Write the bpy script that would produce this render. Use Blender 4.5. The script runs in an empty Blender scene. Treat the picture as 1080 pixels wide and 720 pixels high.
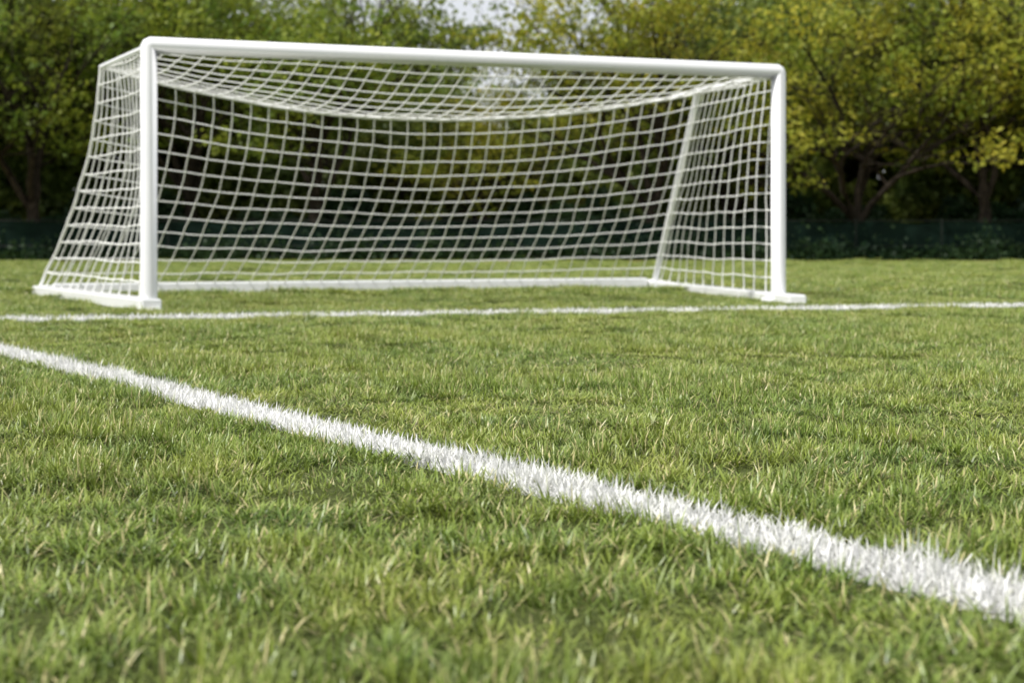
import bpy, math, random
import numpy as np
from mathutils import Vector, noise
random.seed(7); rng=np.random.default_rng(7)
S=bpy.context.scene
def link(o): S.collection.objects.link(o); return o
def empty(name):
    e=bpy.data.objects.new(name,None); return link(e)

# ------------------------------------------------------------ materials
def newmat(name):
    m=bpy.data.materials.new(name); m.use_nodes=True
    nt=m.node_tree; nt.nodes.clear()
    out=nt.nodes.new('ShaderNodeOutputMaterial')
    return m,nt,out
def N(nt,t,**k):
    n=nt.nodes.new(t)
    for a,b in k.items(): setattr(n,a,b)
    return n
def math_(nt,op,a,b=None,c=None,clamp=False):
    n=nt.nodes.new('ShaderNodeMath'); n.operation=op; n.use_clamp=clamp
    for i,v in enumerate((a,b,c)):
        if v is None: continue
        if isinstance(v,(int,float)): n.inputs[i].default_value=v
        else: nt.links.new(v,n.inputs[i])
    return n.outputs[0]
def mix(nt,f,a,b,bt='MIX'):
    n=nt.nodes.new('ShaderNodeMix'); n.data_type='RGBA'; n.blend_type=bt
    for s,v in ((n.inputs[0],f),(n.inputs[6],a),(n.inputs[7],b)):
        if isinstance(v,(int,float)): s.default_value=v
        elif isinstance(v,tuple): s.default_value=(*v,1)
        else: nt.links.new(v,s)
    return n.outputs[2]
def noise_(nt,vec,scale,detail=2,rough=.5):
    n=N(nt,'ShaderNodeTexNoise'); n.inputs['Scale'].default_value=scale
    n.inputs['Detail'].default_value=detail; n.inputs['Roughness'].default_value=rough
    if vec is not None: nt.links.new(vec,n.inputs['Vector'])
    return n.outputs['Fac']
def remap(nt,v,a,b,c=0.,d=1.):
    n=N(nt,'ShaderNodeMapRange'); nt.links.new(v,n.inputs[0])
    for i,x in enumerate((a,b,c,d)): n.inputs[i+1].default_value=x
    return n.outputs[0]

# pitch line geometry (world metres)
GL0=np.array([-3.23,8.98]); GLd=np.array([7.2,2.05]); GLd/=np.linalg.norm(GLd); GLn=np.array([-GLd[1],GLd[0]])
FL0=np.array([-2.338,6.49]); FLd=np.array([3.04,-4.539]); FLd/=np.linalg.norm(FLd); FLn=np.array([-FLd[1],FLd[0]])
def paint_mask(nt,pos):
    wob=math_(nt,'MULTIPLY_ADD',noise_(nt,pos,45,2),.05,-.025)
    sp=N(nt,'ShaderNodeSeparateXYZ'); nt.links.new(pos,sp.inputs[0])
    def sd(p,n):
        a=math_(nt,'MULTIPLY',sp.outputs[0],float(n[0]))
        b=math_(nt,'MULTIPLY_ADD',sp.outputs[1],float(n[1]),a)
        return math_(nt,'SUBTRACT',b,float(p@n))
    g=sd(GL0,GLn); f=sd(FL0,FLn)
    mg=math_(nt,'LESS_THAN',math_(nt,'ADD',math_(nt,'ABSOLUTE',g),wob),.085)
    mf=math_(nt,'LESS_THAN',math_(nt,'ADD',math_(nt,'ABSOLUTE',f),wob),.070)
    mf=math_(nt,'MULTIPLY',mf,math_(nt,'LESS_THAN',g,0.0))
    return math_(nt,'MAXIMUM',mg,mf)

def leafy(nt,out,col,trans=.3,rough=.55,spec=.25):
    p=N(nt,'ShaderNodeBsdfPrincipled'); nt.links.new(col,p.inputs['Base Color'])
    p.inputs['Roughness'].default_value=rough; p.inputs['Specular IOR Level'].default_value=spec
    t=N(nt,'ShaderNodeBsdfTranslucent'); nt.links.new(col,t.inputs['Color'])
    ms=N(nt,'ShaderNodeMixShader'); ms.inputs[0].default_value=trans
    nt.links.new(p.outputs[0],ms.inputs[1]); nt.links.new(t.outputs[0],ms.inputs[2])
    nt.links.new(ms.outputs[0],out.inputs[0])

def grass_mat():
    m,nt,out=newmat('grass_blade')
    at=N(nt,'ShaderNodeAttribute',attribute_name='bl')
    s=N(nt,'ShaderNodeSeparateColor'); nt.links.new(at.outputs['Color'],s.inputs[0])
    r,t,dry=s.outputs
    g=N(nt,'ShaderNodeNewGeometry'); pos=g.outputs['Position']
    c=mix(nt,r,(.065,.155,.007),(.26,.36,.03))
    big=remap(nt,noise_(nt,pos,.9,4,.65),.40,.60)
    c=mix(nt,math_(nt,'MULTIPLY',big,.5),c,(.38,.39,.05))
    sm=remap(nt,noise_(nt,pos,4,4,.65),.46,.61)
    c=mix(nt,math_(nt,'MULTIPLY',sm,.65),c,(.060,.145,.009))
    c=mix(nt,math_(nt,'GREATER_THAN',dry,.89),c,(.62,.54,.27))
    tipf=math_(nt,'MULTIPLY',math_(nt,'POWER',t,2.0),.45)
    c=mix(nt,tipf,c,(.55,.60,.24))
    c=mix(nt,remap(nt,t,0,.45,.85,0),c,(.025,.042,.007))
    pm=paint_mask(nt,pos)
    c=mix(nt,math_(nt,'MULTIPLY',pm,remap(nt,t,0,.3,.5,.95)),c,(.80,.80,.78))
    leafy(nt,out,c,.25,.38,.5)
    return m
def white_blade_mat():
    m,nt,out=newmat('painted_blade')
    at=N(nt,'ShaderNodeAttribute',attribute_name='bl')
    s=N(nt,'ShaderNodeSeparateColor'); nt.links.new(at.outputs['Color'],s.inputs[0])
    r,t,dry=s.outputs
    c=mix(nt,r,(.72,.72,.71),(.86,.86,.86))
    c=mix(nt,math_(nt,'MULTIPLY',math_(nt,'GREATER_THAN',dry,.94),.6),c,(.40,.42,.22))
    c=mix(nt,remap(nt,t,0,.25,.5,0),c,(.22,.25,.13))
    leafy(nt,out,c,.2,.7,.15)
    return m
def ground_mat():
    m,nt,out=newmat('turf_soil')
    g=N(nt,'ShaderNodeNewGeometry'); pos=g.outputs['Position']
    sp=N(nt,'ShaderNodeSeparateXYZ'); nt.links.new(pos,sp.inputs[0])
    f=remap(nt,noise_(nt,pos,160,5,.7),.35,.65)
    near=mix(nt,f,(.03,.035,.012),(.12,.15,.04))
    far=mix(nt,noise_(nt,pos,1.5,5),(.16,.22,.03),(.28,.33,.05))
    c=mix(nt,remap(nt,sp.outputs[1],12,30),near,far)
    c=mix(nt,math_(nt,'MULTIPLY',paint_mask(nt,pos),.8),c,(.7,.7,.68))
    p=N(nt,'ShaderNodeBsdfPrincipled'); nt.links.new(c,p.inputs['Base Color']); p.inputs['Roughness'].default_value=.95
    p.inputs['Specular IOR Level'].default_value=.1
    b=N(nt,'ShaderNodeBump'); b.inputs['Strength'].default_value=.8; b.inputs['Distance'].default_value=.02
    nt.links.new(noise_(nt,pos,90,5,.65),b.inputs['Height']); nt.links.new(b.outputs[0],p.inputs['Normal'])
    nt.links.new(p.outputs[0],out.inputs[0]); return m
def simple(name,a,b,scale=8,rough=.5,spec=.4,bump=0):
    m,nt,out=newmat(name)
    tc=N(nt,'ShaderNodeTexCoord'); v=tc.outputs['Object']
    f=remap(nt,noise_(nt,v,scale,5,.6),.35,.7)
    c=mix(nt,f,a,b)
    p=N(nt,'ShaderNodeBsdfPrincipled'); nt.links.new(c,p.inputs['Base Color'])
    p.inputs['Roughness'].default_value=rough; p.inputs['Specular IOR Level'].default_value=spec
    if bump:
        bn=N(nt,'ShaderNodeBump'); bn.inputs['Strength'].default_value=bump; bn.inputs['Distance'].default_value=.01
        nt.links.new(noise_(nt,v,scale*4,4),bn.inputs['Height']); nt.links.new(bn.outputs[0],p.inputs['Normal'])
    nt.links.new(p.outputs[0],out.inputs[0]); return m
def leaf_mat(name,dark,light,yellow,yamt):
    m,nt,out=newmat(name)
    at=N(nt,'ShaderNodeAttribute',attribute_name='bl')
    s=N(nt,'ShaderNodeSeparateColor'); nt.links.new(at.outputs['Color'],s.inputs[0])
    g=N(nt,'ShaderNodeNewGeometry'); pos=g.outputs['Position']
    c=mix(nt,s.outputs[0],dark,light)
    n=remap(nt,noise_(nt,pos,.55,4,.6),.40,.60,0,yamt)
    f=math_(nt,'MULTIPLY',n,remap(nt,s.outputs[1],0,1,.35,1.))
    c=mix(nt,f,c,yellow)
    leafy(nt,out,c,.45,.5,.3); return m

M_grass=grass_mat(); M_wbl=white_blade_mat(); M_ground=ground_mat()
M_white=simple('white_powder_coat',(.81,.82,.84),(.86,.86,.87),3,.22,.6)
M_net=simple('net_cord',(.82,.82,.80),(.88,.88,.86),20,.8,.2)
M_bark=simple('bark',(.014,.011,.009),(.05,.04,.03),6,.95,.1,.6)
M_leafA=leaf_mat('leaf_green',(.07,.13,.018),(.21,.31,.04),(.42,.42,.05),.7)
M_leafB=leaf_mat('leaf_yellow',(.11,.17,.02),(.30,.36,.045),(.58,.48,.05),.75)
M_leafC=leaf_mat('leaf_dark',(.05,.09,.02),(.14,.20,.04),(.28,.29,.045),.65)
M_under=leaf_mat('leaf_understory',(.05,.09,.025),(.18,.25,.05),(.28,.29,.05),.6)
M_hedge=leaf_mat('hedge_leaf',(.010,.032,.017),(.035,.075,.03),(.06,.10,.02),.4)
M_cloth=simple('green_windscreen',(.003,.010,.007),(.006,.018,.012),2,.85,.1)
M_dkmetal=simple('dark_metal',(.006,.010,.008),(.012,.018,.014),5,.5,.3)
M_track=simple('clay',(.20,.085,.04),(.30,.16,.08),2,.95,.1)

# ------------------------------------------------------------ mesh helper
def mesh_np(name,verts,faces,mats,col=None,midx=None):
    me=bpy.data.meshes.new(name)
    verts=np.asarray(verts,dtype=np.float32)
    me.vertices.add(len(verts)); me.vertices.foreach_set('co',verts.ravel())
    loops=np.concatenate([f.ravel() for f in faces]).astype(np.int32)
    tot=np.concatenate([np.full(len(f),f.shape[1]) for f in faces]).astype(np.int32)
    st=np.concatenate([[0],np.cumsum(tot)[:-1]]).astype(np.int32)
    me.loops.add(len(loops)); me.loops.foreach_set('vertex_index',loops)
    me.polygons.add(len(tot)); me.polygons.foreach_set('loop_start',st); me.polygons.foreach_set('loop_total',tot)
    for m in mats: me.materials.append(m)
    if midx is not None: me.polygons.foreach_set('material_index',np.asarray(midx,dtype=np.int32))
    if col is not None:
        a=me.color_attributes.new('bl','FLOAT_COLOR','POINT')
        c=np.ones((len(verts),4),dtype=np.float32); c[:,:3]=col; a.data.foreach_set('color',c.ravel())
    me.update(calc_edges=True); me.validate()
    return me

def blades(px,py,pz,L,W,az,lean,curl):
    n=len(px)
    d=np.stack([np.cos(az),np.sin(az)],1)
    side=np.stack([-np.sin(az),np.cos(az)],1)
    tw=rng.uniform(-.8,.8,n)
    side=side*np.cos(tw)[:,None]+d*np.sin(tw)[:,None]
    V=np.zeros((n,7,3),dtype=np.float32); T=np.zeros((n,7))
    a=lean.copy(); hx=np.zeros(n); hz=np.zeros(n)
    ws=[1,.9,.65,0]; k=0
    for i,w in enumerate(ws):
        if w>0:
            for sg in (-1,1):
                V[:,k,0]=px+d[:,0]*hx+side[:,0]*W*.5*w*sg
                V[:,k,1]=py+d[:,1]*hx+side[:,1]*W*.5*w*sg
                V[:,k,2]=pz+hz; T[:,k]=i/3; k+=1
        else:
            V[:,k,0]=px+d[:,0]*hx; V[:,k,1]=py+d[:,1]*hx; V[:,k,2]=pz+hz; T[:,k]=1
        hx=hx+np.sin(a)*L/3; hz=hz+np.cos(a)*L/3; a=np.minimum(a+curl/3,1.9)
    b=np.arange(n)[:,None]*7
    q=np.concatenate([b+[0,1,3,2],b+[2,3,5,4]]); t=b+[4,5,6]
    r=rng.random(n); dr=rng.random(n)
    C=np.stack([np.repeat(r[:,None],7,1),T,np.repeat(dr[:,None],7,1)],2)
    return V.reshape(-1,3),q,t,C.reshape(-1,3)

def patch(name,size,n,L0,W0,lm,dens,sig):
    nc=int(size*size*dens)+4
    cx=rng.uniform(-.5,.5,nc)*size; cy=rng.uniform(-.5,.5,nc)*size; cl=rng.uniform(.7,1.3,nc); caz=rng.uniform(0,6.283,nc)
    ci=rng.integers(0,nc,n); free=rng.random(n)<.38
    ox=rng.normal(0,sig,n); oy=rng.normal(0,sig,n)
    px=np.where(free,rng.uniform(-.5,.5,n)*size,cx[ci]+ox)
    py=np.where(free,rng.uniform(-.5,.5,n)*size,cy[ci]+oy)
    vx=ox/sig+1.1*np.cos(caz[ci]); vy=oy/sig+1.1*np.sin(caz[ci])
    az=np.arctan2(vy,vx)+rng.normal(0,.8,n)
    L=L0*cl[ci]*rng.uniform(.5,1.3,n); W=W0*rng.uniform(.6,1.3,n)
    lean=np.clip(lm+rng.normal(0,.38,n),0,1.5)
    curl=rng.uniform(-.2,1.0,n)
    V,q,t,C=blades(px,py,np.full(n,-.004)+rng.uniform(0,.008,n),L,W,az,lean,curl)
    C=C.reshape(n,7,3); C[:,:,0]=(.6*C[:,:,0]+.4*rng.random(nc)[ci][:,None]); C=C.reshape(-1,3)
    me=mesh_np(name,V,[q,t],[M_grass],C)
    return bpy.data.objects.new(name,me)

pc=bpy.data.collections.new('grass_tufts')
NA=6; NB=3
for i in range(NA): pc.objects.link(patch('a_tuft_%d'%i,.44,2300,.032,.0034,1.0,180,.021))
for i in range(NB): pc.objects.link(patch('b_tuft_%d'%i,1.1,4800,.036,.0080,.85,50,.05))

pts=[];idx=[];rot=[];scl=[]
def add_pts(y0,y1,step,lo,hi,marg):
    y=y0
    while y<y1:
        hw=.38*max(y,0)+marg; x=-hw
        while x<hw:
            X=x+random.uniform(-.16,.16)*step; Y=y+random.uniform(-.16,.16)*step
            nz=noise.noise(Vector((X*1.1,Y*1.1,0)))+.9*noise.noise(Vector((X*2.6,Y*2.6,5)))
            h=1.15+.9*nz+random.uniform(-.18,.18)
            # trodden / clipped strip where the goal line is marked
            if abs((np.array([X,Y])-GL0)@GLn)<.28: h=min(h,.75)
            pts.append((X,Y,0)); idx.append(random.randint(lo,hi)); rot.append((random.gauss(0,.04),random.gauss(0,.04),random.uniform(0,6.28)))
            scl.append((1,1,max(.6,min(1.9,h)))); x+=step
        y+=step
add_pts(.2,13,.32,0,NA-1,.9)
add_pts(13,37.3,.85,NA,NA+NB-1,1.5)
gm=bpy.data.meshes.new('grass'); gm.from_pydata(pts,[],[])
a=gm.attributes.new('tidx','INT','POINT'); a.data.foreach_set('value',idx)
a=gm.attributes.new('trot','FLOAT_VECTOR','POINT'); a.data.foreach_set('vector',np.array(rot,dtype=np.float32).ravel())
a=gm.attributes.new('tscl','FLOAT_VECTOR','POINT'); a.data.foreach_set('vector',np.array(scl,dtype=np.float32).ravel())
grass=link(bpy.data.objects.new('grass',gm))
ng=bpy.data.node_groups.new('grass_scatter','GeometryNodeTree')
ng.interface.new_socket('Geometry',in_out='INPUT',socket_type='NodeSocketGeometry')
ng.interface.new_socket('Geometry',in_out='OUTPUT',socket_type='NodeSocketGeometry')
gi=ng.nodes.new('NodeGroupInput'); go=ng.nodes.new('NodeGroupOutput')
ci=ng.nodes.new('GeometryNodeCollectionInfo'); ci.inputs['Collection'].default_value=pc
ci.inputs['Separate Children'].default_value=True; ci.inputs['Reset Children'].default_value=True
ip=ng.nodes.new('GeometryNodeInstanceOnPoints'); ip.inputs['Pick Instance'].default_value=True
def named(n,t):
    x=ng.nodes.new('GeometryNodeInputNamedAttribute'); x.data_type=t; x.inputs['Name'].default_value=n; return x.outputs[0]
L_=ng.links.new
L_(gi.outputs[0],ip.inputs['Points']); L_(ci.outputs[0],ip.inputs['Instance'])
L_(named('tidx','INT'),ip.inputs['Instance Index'])
L_(named('trot','FLOAT_VECTOR'),ip.inputs['Rotation']); L_(named('tscl','FLOAT_VECTOR'),ip.inputs['Scale'])
L_(ip.outputs[0],go.inputs[0])
md=grass.modifiers.new('scatter','NODES'); md.node_group=ng

# ground
R=300
me=bpy.data.meshes.new('ground'); me.from_pydata([(-R,-R,0),(R,-R,0),(R,R,0),(-R,R,0)],[],[(0,1,2,3)]); me.materials.append(M_ground)
link(bpy.data.objects.new('ground',me))
me=bpy.data.meshes.new('clay_path'); me.from_pydata([(-60,38.2,.006),(60,38.2,.006),(60,40.2,.006),(-60,40.2,.006)],[],[(0,1,2,3)]); me.materials.append(M_track)
link(bpy.data.objects.new('clay_path',me))

# painted pitch lines (blades)
def line_blades(p0,d,n_,length,width,dens,L0,W0):
    n=int(length*width*dens)
    s=rng.uniform(0,length,n)
    wv=width*(1+.10*np.sin(s*9.1+np.sin(s*4.7))+.06*np.sin(s*23.0))
    w=rng.uniform(-.5,.5,n)*wv*(1+rng.normal(0,.07,n))
    px=p0[0]+d[0]*s+n_[0]*w; py=p0[1]+d[1]*s+n_[1]*w
    az=rng.uniform(0,6.283,n)
    return blades(px,py,np.full(n,-.002),L0*rng.uniform(.5,1.3,n),W0*rng.uniform(.7,1.3,n),az,np.clip(.7+rng.normal(0,.5,n),0,1.45),rng.uniform(.0,1.1,n))
pl=empty('pitch_line_marking')
start=FL0-FLd*2.75
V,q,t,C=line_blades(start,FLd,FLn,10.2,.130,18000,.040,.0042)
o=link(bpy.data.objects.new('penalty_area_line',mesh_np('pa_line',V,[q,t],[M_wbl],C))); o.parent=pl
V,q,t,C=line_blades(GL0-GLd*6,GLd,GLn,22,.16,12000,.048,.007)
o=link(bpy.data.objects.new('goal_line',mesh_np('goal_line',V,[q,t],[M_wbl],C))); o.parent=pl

# ------------------------------------------------------------ goal
goal=empty('football_goal')
def tube(name,paths,r,mat,parent=goal,res=6,cyc=False):
    cu=bpy.data.curves.new(name,'CURVE'); cu.dimensions='3D'; cu.bevel_depth=r; cu.bevel_resolution=res; cu.use_fill_caps=True
    for p in paths:
        sp=cu.splines.new('POLY'); sp.points.add(len(p)-1)
        for i,c in enumerate(p): sp.points[i].co=(*c,1)
    cu.materials.append(mat)
    o=link(bpy.data.objects.new(name,cu)); 
    if parent: o.parent=parent
    for s in cu.splines: s.use_smooth=True
    return o
r=.062; H=2.0-r
PL=Vector((-2.641,10.34,0)); PR=Vector((2.234,11.93,0))
u=(PR-PL).normalized()
c=.02
def up(p,z): return Vector((p.x,p.y,z))
tube('goal_frame',[[up(PL,0.0),up(PL,H-c),up(PL,H-.006)+u*.006,up(PL,H)+u*c,up(PR,H)-u*c,up(PR,H-.006)-u*.006,up(PR,H-c),up(PR,0.0)]],r,M_white,res=10)
TL=Vector((-3.34,11.57,1.93)); TR=Vector((1.753,13.35,1.93))
BL=Vector((-4.48,13.5,.045)); BR=Vector((1.58,15.8,.045))
tube('net_arm_1',[[up(PL,1.93),TL]],.022,M_white)
tube('net_arm_2',[[up(PR,1.93),TR]],.022,M_white)
tube('rear_stay',[[TR,BR]],.036,M_white)
fl=(PL-BL); fl.z=0; fl.normalize(); fr=(PR-BR); fr.z=0; fr.normalize()
def flatbar(name,a,b,w,h,z0):
    a=Vector(a);b=Vector(b); a.z=b.z=0; d=(b-a).normalized(); s=Vector((-d.y,d.x,0))
    import bmesh
    bm=bmesh.new(); vs=[]
    for z in (z0,z0+h):
        for p,sg in ((a,-1),(b,-1),(b,1),(a,1)):
            q=p+s*sg*w/2; vs.append(bm.verts.new((q.x,q.y,z)))
    for f in ((3,2,1,0),(4,5,6,7),(0,1,5,4),(1,2,6,5),(2,3,7,6),(3,0,4,7)): bm.faces.new([vs[i] for i in f])
    bmesh.ops.bevel(bm,geom=bm.edges[:],offset=.012,segments=3,affect='EDGES')
    me=bpy.data.meshes.new(name); bm.to_mesh(me); bm.free(); me.materials.append(M_white)
    o=link(bpy.data.objects.new(name,me)); o.parent=goal; return o
flatbar('base_bar_1',BL,PL+fl*.08,.15,.10,.0)
flatbar('base_bar_2',BR,PR+fr*.45,.15,.085,.0)
flatbar('rear_base_bar',BL+Vector((.1,.04,0)),BR-Vector((.1,.04,0)),.12,.118,.001)
flatbar('foot_plate_1',PL-u*.1,PL+u*.1,.22,.03,.001)
flatbar('foot_plate_2',PR-u*.12,PR+u*.22,.22,.04,.002)

# net
def lerp(a,b,t): return a+(b-a)*t
def rope(x): 
    p=lerp(TL,TR,x); s=4*x*(1-x); return p+Vector((.05*s,-.25*s,-.37*s))
def back(x,v):
    T=rope(x); B=lerp(BL,BR,x)+Vector((0,0,.04))
    e=1.75-.55*x**2
    w=v**e
    p=Vector((T.x+(B.x-T.x)*w,T.y+(B.y-T.y)*w,T.z+(B.z-T.z)*v))
    s=math.sin(math.pi*v)*math.sin(math.pi*x)
    p.y+=.25*s
    return p
def wob(p,a=.010):
    q=p*1.5; 
    return p+Vector((noise.noise(q),noise.noise(q+Vector((9,3,1))),noise.noise(q+Vector((2,7,5)))))*a*2+Vector((noise.noise(q*4),noise.noise(q*4+Vector((9,3,1))),noise.noise(q*4+Vector((2,7,5)))))*a*.6
def roof(x,w):
    a=lerp(up(PL,H),up(PR,H),x)+Vector((0,0,-.03)); b=rope(x)
    p=lerp(a,b,w); p.z-=.10*math.sin(math.pi*w)*(.35+math.sin(math.pi*x)); return p
def sideL(w,v):
    a=up(PL,1.93*(1-v)+.06*v)-u*.0; b=back(0,v); p=lerp(a,b,w)
    return p+u*(.10*math.sin(math.pi*w)*math.sin(math.pi*v))
def sideR(w,v):
    a=up(PR,1.93*(1-v)+.06*v); b=back(1,v); p=lerp(a,b,w)
    return p-u*(.08*math.sin(math.pi*w)*math.sin(math.pi*v))
paths=[];knots=[]
def grid(fn,nu,nv,sub=3,iu=(0,0),iv=(0,0)):
    for i in range(iu[0],nu+1-iu[1]):
        paths.append([wob(fn(i/nu,j/(nv*sub))) for j in range(nv*sub+1)])
    for j in range(iv[0],nv+1-iv[1]):
        paths.append([wob(fn(i/(nu*sub),j/nv)) for i in range(nu*sub+1)])
    for i in range(nu+1):
        for j in range(nv+1): knots.append(wob(fn(i/nu,j/nv)))
grid(back,36,13); grid(roof,36,9,iv=(0,1)); grid(sideL,13,13,iu=(0,1)); grid(sideR,13,13,iu=(0,1))
tube('net',paths,.0060,M_net,res=1)
kv=[];kf=[]
for k in knots:
    b=len(kv); s=.013
    for d in ((s,0,0),(-s,0,0),(0,s,0),(0,-s,0),(0,0,s),(0,0,-s)): kv.append(k+Vector(d))
    for f in ((0,2,4),(2,1,4),(1,3,4),(3,0,4),(2,0,5),(1,2,5),(3,1,5),(0,3,5)): kf.append([b+i for i in f])
km=bpy.data.meshes.new('net_knots'); km.from_pydata(kv,[],kf); km.materials.append(M_net)
ko=link(bpy.data.objects.new('net_knots',km)); ko.parent=goal
edge=[[wob(rope(i/60)) for i in range(61)],[wob(back(0,i/30)) for i in range(31)],[wob(back(1,i/30)) for i in range(31)],[wob(back(i/60,1)) for i in range(61)]]
tube('net_edge_rope',edge,.014,M_net,res=2)

# ------------------------------------------------------------ trees
def make_tree(seed,height,spread,leafn,lmat,leafsz=.12,fork=1.3,drop=.3):
    rd=random.Random(seed); V=[];F=[]; tips=[]; tl=[]
    def seg(path,rads,ns):
        base=len(V)
        for i,(p,rr) in enumerate(zip(path,rads)):
            d=(path[min(i+1,len(path)-1)]-path[max(i-1,0)]).normalized()
            a=d.orthogonal().normalized(); b=d.cross(a)
            for k in range(ns):
                an=6.283*k/ns; V.append(p+(a*math.cos(an)+b*math.sin(an))*rr)
        for i in range(len(path)-1):
            for k in range(ns):
                F.append((base+i*ns+k,base+i*ns+(k+1)%ns,base+(i+1)*ns+(k+1)%ns,base+(i+1)*ns+k))
    def br(p,d,L,r0,lev,cl=0):
        n=5 if lev<3 else 3; path=[p.copy()]; rads=[r0]; q=p.copy(); dd=d.copy()
        for i in range(n):
            dd=(dd+Vector((rd.gauss(0,.17),rd.gauss(0,.17),rd.gauss(0,.10)+(.05 if lev<2 else -.03)))).normalized()
            q=q+dd*L/n; path.append(q.copy()); rads.append(r0*(1-.5*(i+1)/n))
        seg(path,rads,7 if lev<2 else 4)
        if lev==3: cl=rd.random()
        if lev>=3:
            for x in path[1:]: tips.append(x); tl.append(cl)
        if lev>=4: return
        nchild=[4,5,4,3][lev]
        for c in range(nchild):
            t=rd.uniform(.35,1.0) if lev>0 else rd.uniform(.75,1)
            k=t*n; i=min(int(k),n-1); s=path[i].lerp(path[i+1],k-i)
            az=rd.uniform(0,6.283) if lev>0 else c*6.283/nchild+rd.uniform(-.4,.4)
            up_=rd.uniform(.1,.95) if lev>0 else rd.uniform(.7,1.5)
            nd=Vector((math.cos(az)*spread,math.sin(az)*spread,up_))
            nd=(nd.normalized()+dd*.55).normalized()
            br(s,nd,L*rd.uniform(.6,.85) if lev>0 else height*.36*rd.uniform(.8,1.15),rads[i]*.64,lev+1,cl)
        if lev<3: br(path[-1],dd,L*.75 if lev>0 else height*.4,rads[-1]*.9,lev+1,cl)
    br(Vector((0,0,-.1)),Vector((rd.gauss(0,.08),rd.gauss(0,.08),1)),fork+.3,.24,0)
    T=np.array([tuple(t) for t in tips]); clump=np.array(tl)
    keep=(clump>drop)&(T[:,2]>1.7)
    T=T[keep]; clump=(clump[keep]-drop)/(1-drop)
    ci=rng.integers(0,len(T),leafn)
    P=T[ci]+rng.normal(0,1,(leafn,3))*np.array([.2,.2,.10])
    sz=leafsz*rng.uniform(.6,1.4,leafn)
    a=rng.normal(0,1,(leafn,3)); a/=np.linalg.norm(a,axis=1)[:,None]
    b=np.cross(a,rng.normal(0,1,(leafn,3))+np.array([0,0,.8])); b/=np.linalg.norm(b,axis=1)[:,None]
    LV=np.stack([P-a*sz[:,None]*.5,P+b*sz[:,None]*.3,P+a*sz[:,None]*.5,P-b*sz[:,None]*.3],1).reshape(-1,3)
    nb=len(V); BV=np.array([tuple(v) for v in V]); 
    q=np.arange(leafn)[:,None]*4+np.arange(4)[None]+nb
    C=np.zeros((nb+leafn*4,3)); C[nb:,0]=np.repeat(.5*rng.random(leafn)+.5*clump[ci],4); C[nb:,1]=np.repeat(rng.random(leafn),4)
    fb=np.array(F)
    return mesh_np('tree_mesh_%d'%seed,np.concatenate([BV,LV]),[fb,q],[M_bark,lmat],C,np.concatenate([np.zeros(len(fb)),np.ones(leafn)]))
tm=[make_tree(11,8.2,1.0,10500,M_leafA,.15,drop=.45),make_tree(12,8.6,1.1,10500,M_leafB,.15,drop=.45),make_tree(13,7.8,1.25,10000,M_leafB,.15,fork=1.1,drop=.45),make_tree(14,8.8,.9,10500,M_leafA,.15,fork=1.6,drop=.45)]
tmd=[make_tree(21,9.5,1.1,11000,M_leafC,.24,drop=.15),make_tree(22,9,1.2,11000,M_leafC,.24,drop=.15)]
def put(mesh,name,x,y,s,rz,sz=None):
    o=link(bpy.data.objects.new(name,mesh)); o.location=(x,y,0); o.scale=(s,s,sz or s); o.rotation_euler=(0,0,rz); return o
front=[(-18.5,43,3,1.2),(-14.2,42,0,1.25),(-10,44,3,1.2),(-5.9,43,0,1.2),(-1.2,45.5,2,.74),(3.9,43,1,1.15),(7.0,46,0,.95),(10.6,42.9,2,1.12),(14.2,43.2,1,1.25),(17.6,43,2,1.25),(21.5,44,1,1.2),(-23,44,1,1.2)]
for i,(x,y,k,s) in enumerate(front):
    put(tm[k],'deciduous_tree',x,y,s,i*1.7)
mass=empty('distant_tree_line')
k=0
for row,(yy,st) in enumerate(((50,4.2),(57,4.2),(64,4.6))):
    x=-34
    while x<35:
        cg=-.0133*yy
        g=abs(x-cg)
        s=random.uniform(1.05,1.25)*(1.0+.10*row)
        if g<4.8: s=min(s,.52+.07*g+.06*row)
        o=put(tmd[k%2] if k%3 else tm[3],'tree_%d'%k,x+random.uniform(-.5,.5),yy+random.uniform(-1.5,1.5),s,random.uniform(0,6)); o.parent=mass; k+=1
        x+=st

def leafmass(name,n,fn,mat,sz):
    P=fn(n); a=rng.normal(0,1,(n,3)); a/=np.linalg.norm(a,axis=1)[:,None]
    b=np.cross(a,rng.normal(0,1,(n,3))); b/=np.linalg.norm(b,axis=1)[:,None]
    s=sz*rng.uniform(.6,1.4,n)[:,None]
    LV=np.stack([P-a*s*.5,P+b*s*.35,P+a*s*.5,P-b*s*.35],1).reshape(-1,3)
    q=np.arange(n)[:,None]*4+np.arange(4)[None]
    cr=.5*rng.random(n)+.5*(.5+.5*np.sin(P[:,0]*2.1+2*np.sin(P[:,2]*2.3+P[:,0]*.7)))
    C=np.zeros((n*4,3)); C[:,0]=np.repeat(cr,4); C[:,1]=np.repeat(rng.random(n),4)
    return link(bpy.data.objects.new(name,mesh_np(name,LV,[q],[mat],C)))
def hf(n):
    x=rng.uniform(-32,32,n); h=1.5+.45*np.sin(x*.9)+.35*np.sin(x*2.3+1)+.2*np.sin(x*5.1)
    return np.stack([x,44.6+rng.uniform(-.8,.8,n),rng.uniform(0,1,n)**.8*h],1)
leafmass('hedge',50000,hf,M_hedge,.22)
def hf3(n):
    x=rng.uniform(-32,32,n); h=3.2+.8*np.sin(x*.8+2)+.6*np.sin(x*1.9)+.4*np.sin(x*4.3+1)
    return np.stack([x,47.8+rng.uniform(-.9,.9,n),rng.uniform(0,1,n)**.7*h],1)
leafmass('understory_shrubs',50000,hf3,M_under,.26)
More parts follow.
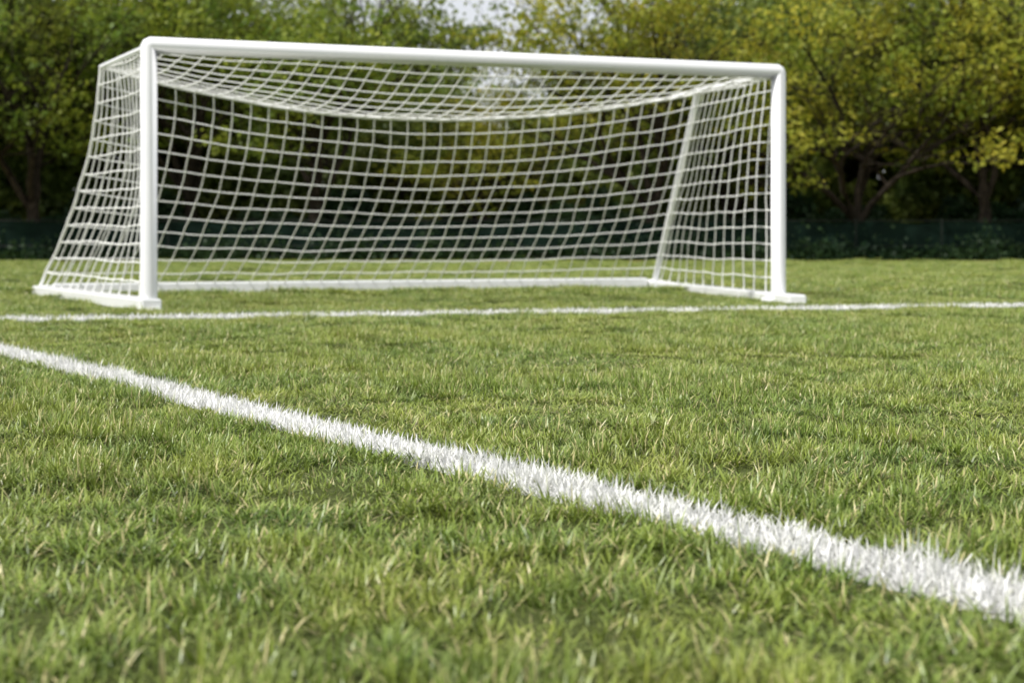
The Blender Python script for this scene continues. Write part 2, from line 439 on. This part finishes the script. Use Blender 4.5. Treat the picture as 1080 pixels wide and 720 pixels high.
def hf2(n):
    x=rng.uniform(-48,48,n); h=5.0+.9*np.sin(x*.5)+.6*np.sin(x*1.3+1)
    return np.stack([x,61+rng.uniform(-1.5,1.5,n),rng.uniform(0,1,n)*h],1)
leafmass('shrub_thicket',50000,hf2,M_leafC,.5)
# weeds and low shrubs growing through and in front of the fence
def hf4(n):
    c=rng.uniform(-30,30,70); i=rng.integers(0,70,n); hh=rng.uniform(.35,1.15,70)
    return np.stack([c[i]+rng.normal(0,.55,n),41.1+rng.normal(0,.12,n),np.abs(rng.normal(0,.42,n))*hh[i]],1)
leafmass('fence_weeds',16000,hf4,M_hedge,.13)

# fence
fence=empty('green_mesh_fence')
vx=[];fx=[]; n=600
for i in range(n+1):
    x=-34+68*i/n; y=41.5+.05*math.sin(x*2.1)+.03*math.sin(x*5.7)
    top=1.10+.03*math.sin(x*3.14159/1.25)
    vx+= [(x,y,.28),(x,y+.03*math.sin(x*3),.7),(x,y,top)]
    if i: b=3*i; fx+=[(b-3,b,b+1,b-2),(b-2,b+1,b+2,b-1)]
me=bpy.data.meshes.new('windscreen'); me.from_pydata(vx,[],fx); me.materials.append(M_cloth)
o=link(bpy.data.objects.new('windscreen',me)); o.parent=fence
tube('fence_rails',[[(-34,41.4,1.16),(34,41.4,1.16)],[(-34,41.4,.42),(34,41.4,.42)],[(-34,41.4,.1),(34,41.4,.1)]],.015,M_dkmetal,fence,2)
tube('fence_posts',[[(x*2.5-35,41.36,0),(x*2.5-35,41.36,1.22)] for x in range(29)],.025,M_dkmetal,fence,2)

# ------------------------------------------------------------ light / world
sd=Vector((-.55,-.45,1.0)).normalized()
el=math.asin(sd.z); az=math.atan2(sd.x,sd.y)
w=bpy.data.worlds.new('World'); S.world=w; w.use_nodes=True
nt=w.node_tree; bg=nt.nodes['Background']
sky=nt.nodes.new('ShaderNodeTexSky'); sky.sky_type='NISHITA'; sky.sun_disc=False
sky.sun_elevation=el; sky.sun_rotation=az; sky.dust_density=4; sky.air_density=1; sky.ozone_density=1
# thin white cloud veil over the blue sky
veil=mix(nt,.8,sky.outputs[0],(6.2,6.3,6.5))
nt.links.new(veil,bg.inputs[0]); bg.inputs[1].default_value=.145
sl=bpy.data.lights.new('sun','SUN'); sl.energy=4.5; sl.angle=math.radians(3); sl.color=(1,.97,.91)
so=link(bpy.data.objects.new('sun',sl)); so.rotation_euler=sd.to_track_quat('Z','Y').to_euler(); so.location=(-10,-8,20)

# camera
cd=bpy.data.cameras.new('camera'); cd.lens=50; cd.sensor_width=36; cd.clip_start=.05; cd.clip_end=1000
cd.shift_y=-103.5/1080
cd.dof.use_dof=True; cd.dof.focus_distance=3.7; cd.dof.aperture_fstop=4.0
co=link(bpy.data.objects.new('camera',cd)); co.location=(0,0,.5); co.rotation_euler=(math.radians(90),0,0)
S.camera=co
S.view_settings.view_transform='Standard'; S.view_settings.look='None'; S.view_settings.exposure=0
